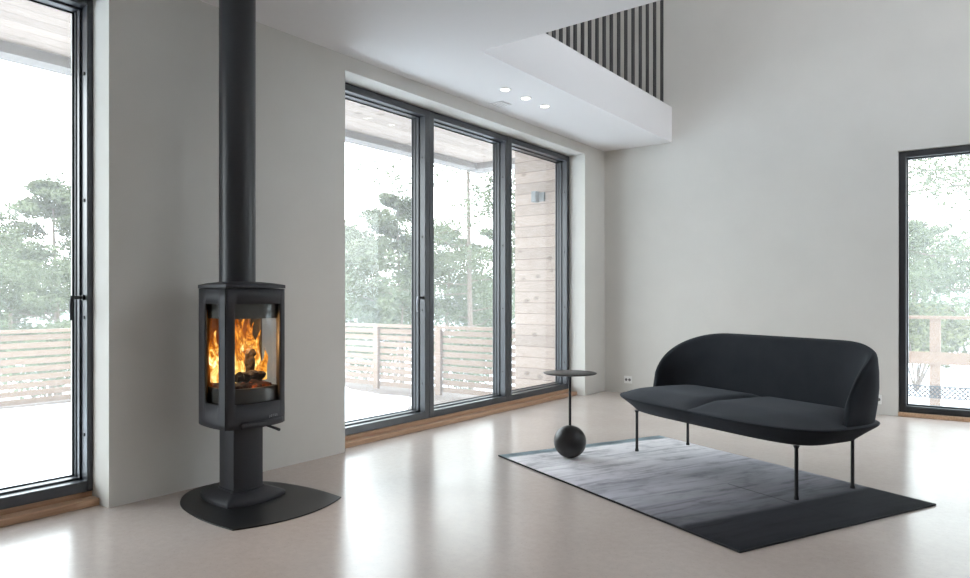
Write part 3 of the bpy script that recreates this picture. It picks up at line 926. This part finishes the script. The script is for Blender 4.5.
TREES = [
    # px, distance, height, seed, first, spread, branches, quads, lean, trunk, needle length, label
    (471, 16, 9.5, 3, .16, 1.9, 46, 400, 0, .07, .12, 'tall thin pine with bare whorled branches in the middle of the second window pane'),
    (446, 21, 4.6, 5, .16, 1.9, 44, 480, 0, .09, .13, 'bushy pine left of the tall thin trunk, behind the second pane'),
    (508, 28, 6.2, 6, .16, 2.0, 40, 330, 0, .1, .18, 'bushy pine right of the tall thin trunk, beside the plank wall'),
    (402, 17, 4.9, 8, .22, 1.55, 46, 520, .0, .07, .115, 'layered pine at the right side of the first window pane'),
    (352, 27, 5.4, 9, .16, 2.0, 46, 330, 0, .1, .18, 'rounded pine at the left side of the first window pane'),
    (392, 12.5, 2.2, 12, .72, .55, 8, 60, .10, .05, .13, 'thin dark leaning trunk behind the deck railing in the first pane'),
    (58, 17, 5.2, 14, .16, 1.7, 60, 560, 0, .1, .12, 'broad bushy pine filling the left window beside the stove'),
    (12, 24, 4.8, 15, .15, 1.7, 50, 330, 0, .1, .17, 'shorter bushy pine at the far left edge of the left window'),
    (1000, 13, 7.6, 17, .16, 3.0, 46, 620, 0, .12, .11, 'large spreading pine with long branches outside the right-hand window'),
    (912, 24, 4.6, 19, .12, 2.2, 50, 360, 0, .1, .18, 'smaller dense pine far behind the wooden railing of the right-hand window'),
]
for px, d, h, sd_, fi, sp, nb, nq, ln, tr_, sz_, lab in TREES:
    x, y = place(px, d)
    pine(lab, x, y, h, sd_, fi, sp, nb, nq, ln, group='pines outside the house', rt=tr_, size=sz_)
def bush(label, px, d, r, h, seed, n, mat='shrub', name='shrub'):
    x, y = place(px, d); z0 = gz(x, y); rn = random.Random(seed)
    t = thing(name, label, 'shrub', (x, y, z0), 'shrubs outside the house')
    s_ = MB(); lf = MB()
    for k in range(12):
        a = rn.uniform(0, 2*PI); rr_ = r*rn.uniform(.2, .8); e_ = Vector((x + rr_*math.cos(a), y + rr_*math.sin(a), z0 + h*rn.uniform(.45, .9)))
        s_.tube([Vector((x, y, z0 - .05)), Vector((x, y, z0)).lerp(e_, .5) + Vector((0, 0, .08)), e_], [.018, .012, .005], 5)
        crown_quads(lf, e_, r*.5, n//12, rn, .8, .11)
    s_.build('stem', M['bark'], t); lf.build('foliage', M[mat], t)
bush('bushy green shrub behind the wooden railing outside the right-hand window', 916, 12.3, .95, 1.5, 3, 5200)
bush('low green shrub behind the outer deck railing in the left window', 45, 14, 1.3, 1.6, 4, 5000, 'needle')
bush('low pale shrub behind the end railing in the second pane', 455, 14, 1.1, 1.4, 6, 4200, 'needle')
bush('low pale shrub behind the end railing in the first pane', 362, 18, 1.3, 1.5, 8, 4200, 'needle')
# far woodland on the rise
rn = random.Random(21); lf = MB()
for k in range(230):
    a = rn.uniform(-.5, 3.0); r_ = rn.uniform(38, 62)
    ang = math.radians(36 + 90) - (a - 1.2)*1.0
    x = r_*math.cos(ang); y = r_*math.sin(ang)
    z = gz(x, y); hh = rn.uniform(2.2, 4.4)
    for q in (.25, .5, .75, 1):
        crown_quads(lf, (x, y, z + hh*q), 1.5*(1.15 - q) + .3, 34, rn, .8, .6)
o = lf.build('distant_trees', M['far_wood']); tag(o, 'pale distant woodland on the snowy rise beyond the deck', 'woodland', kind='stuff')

# ------------------------------------------------------------------ light
wd = bpy.data.worlds.new('overcast_sky'); S.world = wd; wd.use_nodes = True
nt = wd.node_tree; bg = nt.nodes['Background']
tc = nt.nodes.new('ShaderNodeTexCoord'); sp = nt.nodes.new('ShaderNodeSeparateXYZ'); rp = nt.nodes.new('ShaderNodeValToRGB')
nt.links.new(tc.outputs['Generated'], sp.inputs[0]); nt.links.new(sp.outputs['Z'], rp.inputs['Fac'])
rp.color_ramp.elements[0].color = (.95, .975, 1, 1); rp.color_ramp.elements[1].color = (.72, .86, 1, 1)
nt.links.new(rp.outputs['Color'], bg.inputs['Color']); bg.inputs['Strength'].default_value = 6.6

fl_ = bpy.data.lights.new('fire_light', 'POINT'); fl_.energy = 9; fl_.color = (1, .52, .18); fl_.shadow_soft_size = .07
flo = bpy.data.objects.new('fire_light', fl_); COL.objects.link(flo); flo.location = (-3.20, SY + .03, .80)

# ------------------------------------------------------------------ camera
cd = bpy.data.cameras.new('camera'); cam = bpy.data.objects.new('camera', cd); COL.objects.link(cam)
cam.location = (0, 0, 1.05); cam.rotation_euler = (PI/2, 0, math.radians(36))
cd.sensor_fit = 'HORIZONTAL'; cd.sensor_width = 36; cd.lens = 36*705/970; cd.shift_y = 9/970
cd.clip_start = .05; cd.clip_end = 300
S.camera = cam
S.view_settings.view_transform = 'Standard'; S.view_settings.look = 'None'
S.view_settings.exposure = .27; S.view_settings.gamma = 1; S.view_settings.use_curve_mapping = False
cy = S.cycles
cy.max_bounces = 12; cy.diffuse_bounces = 8; cy.glossy_bounces = 4; cy.transparent_max_bounces = 24
cy.use_denoising = True; cy.sample_clamp_indirect = 6; cy.caustics_reflective = False; cy.caustics_refractive = False
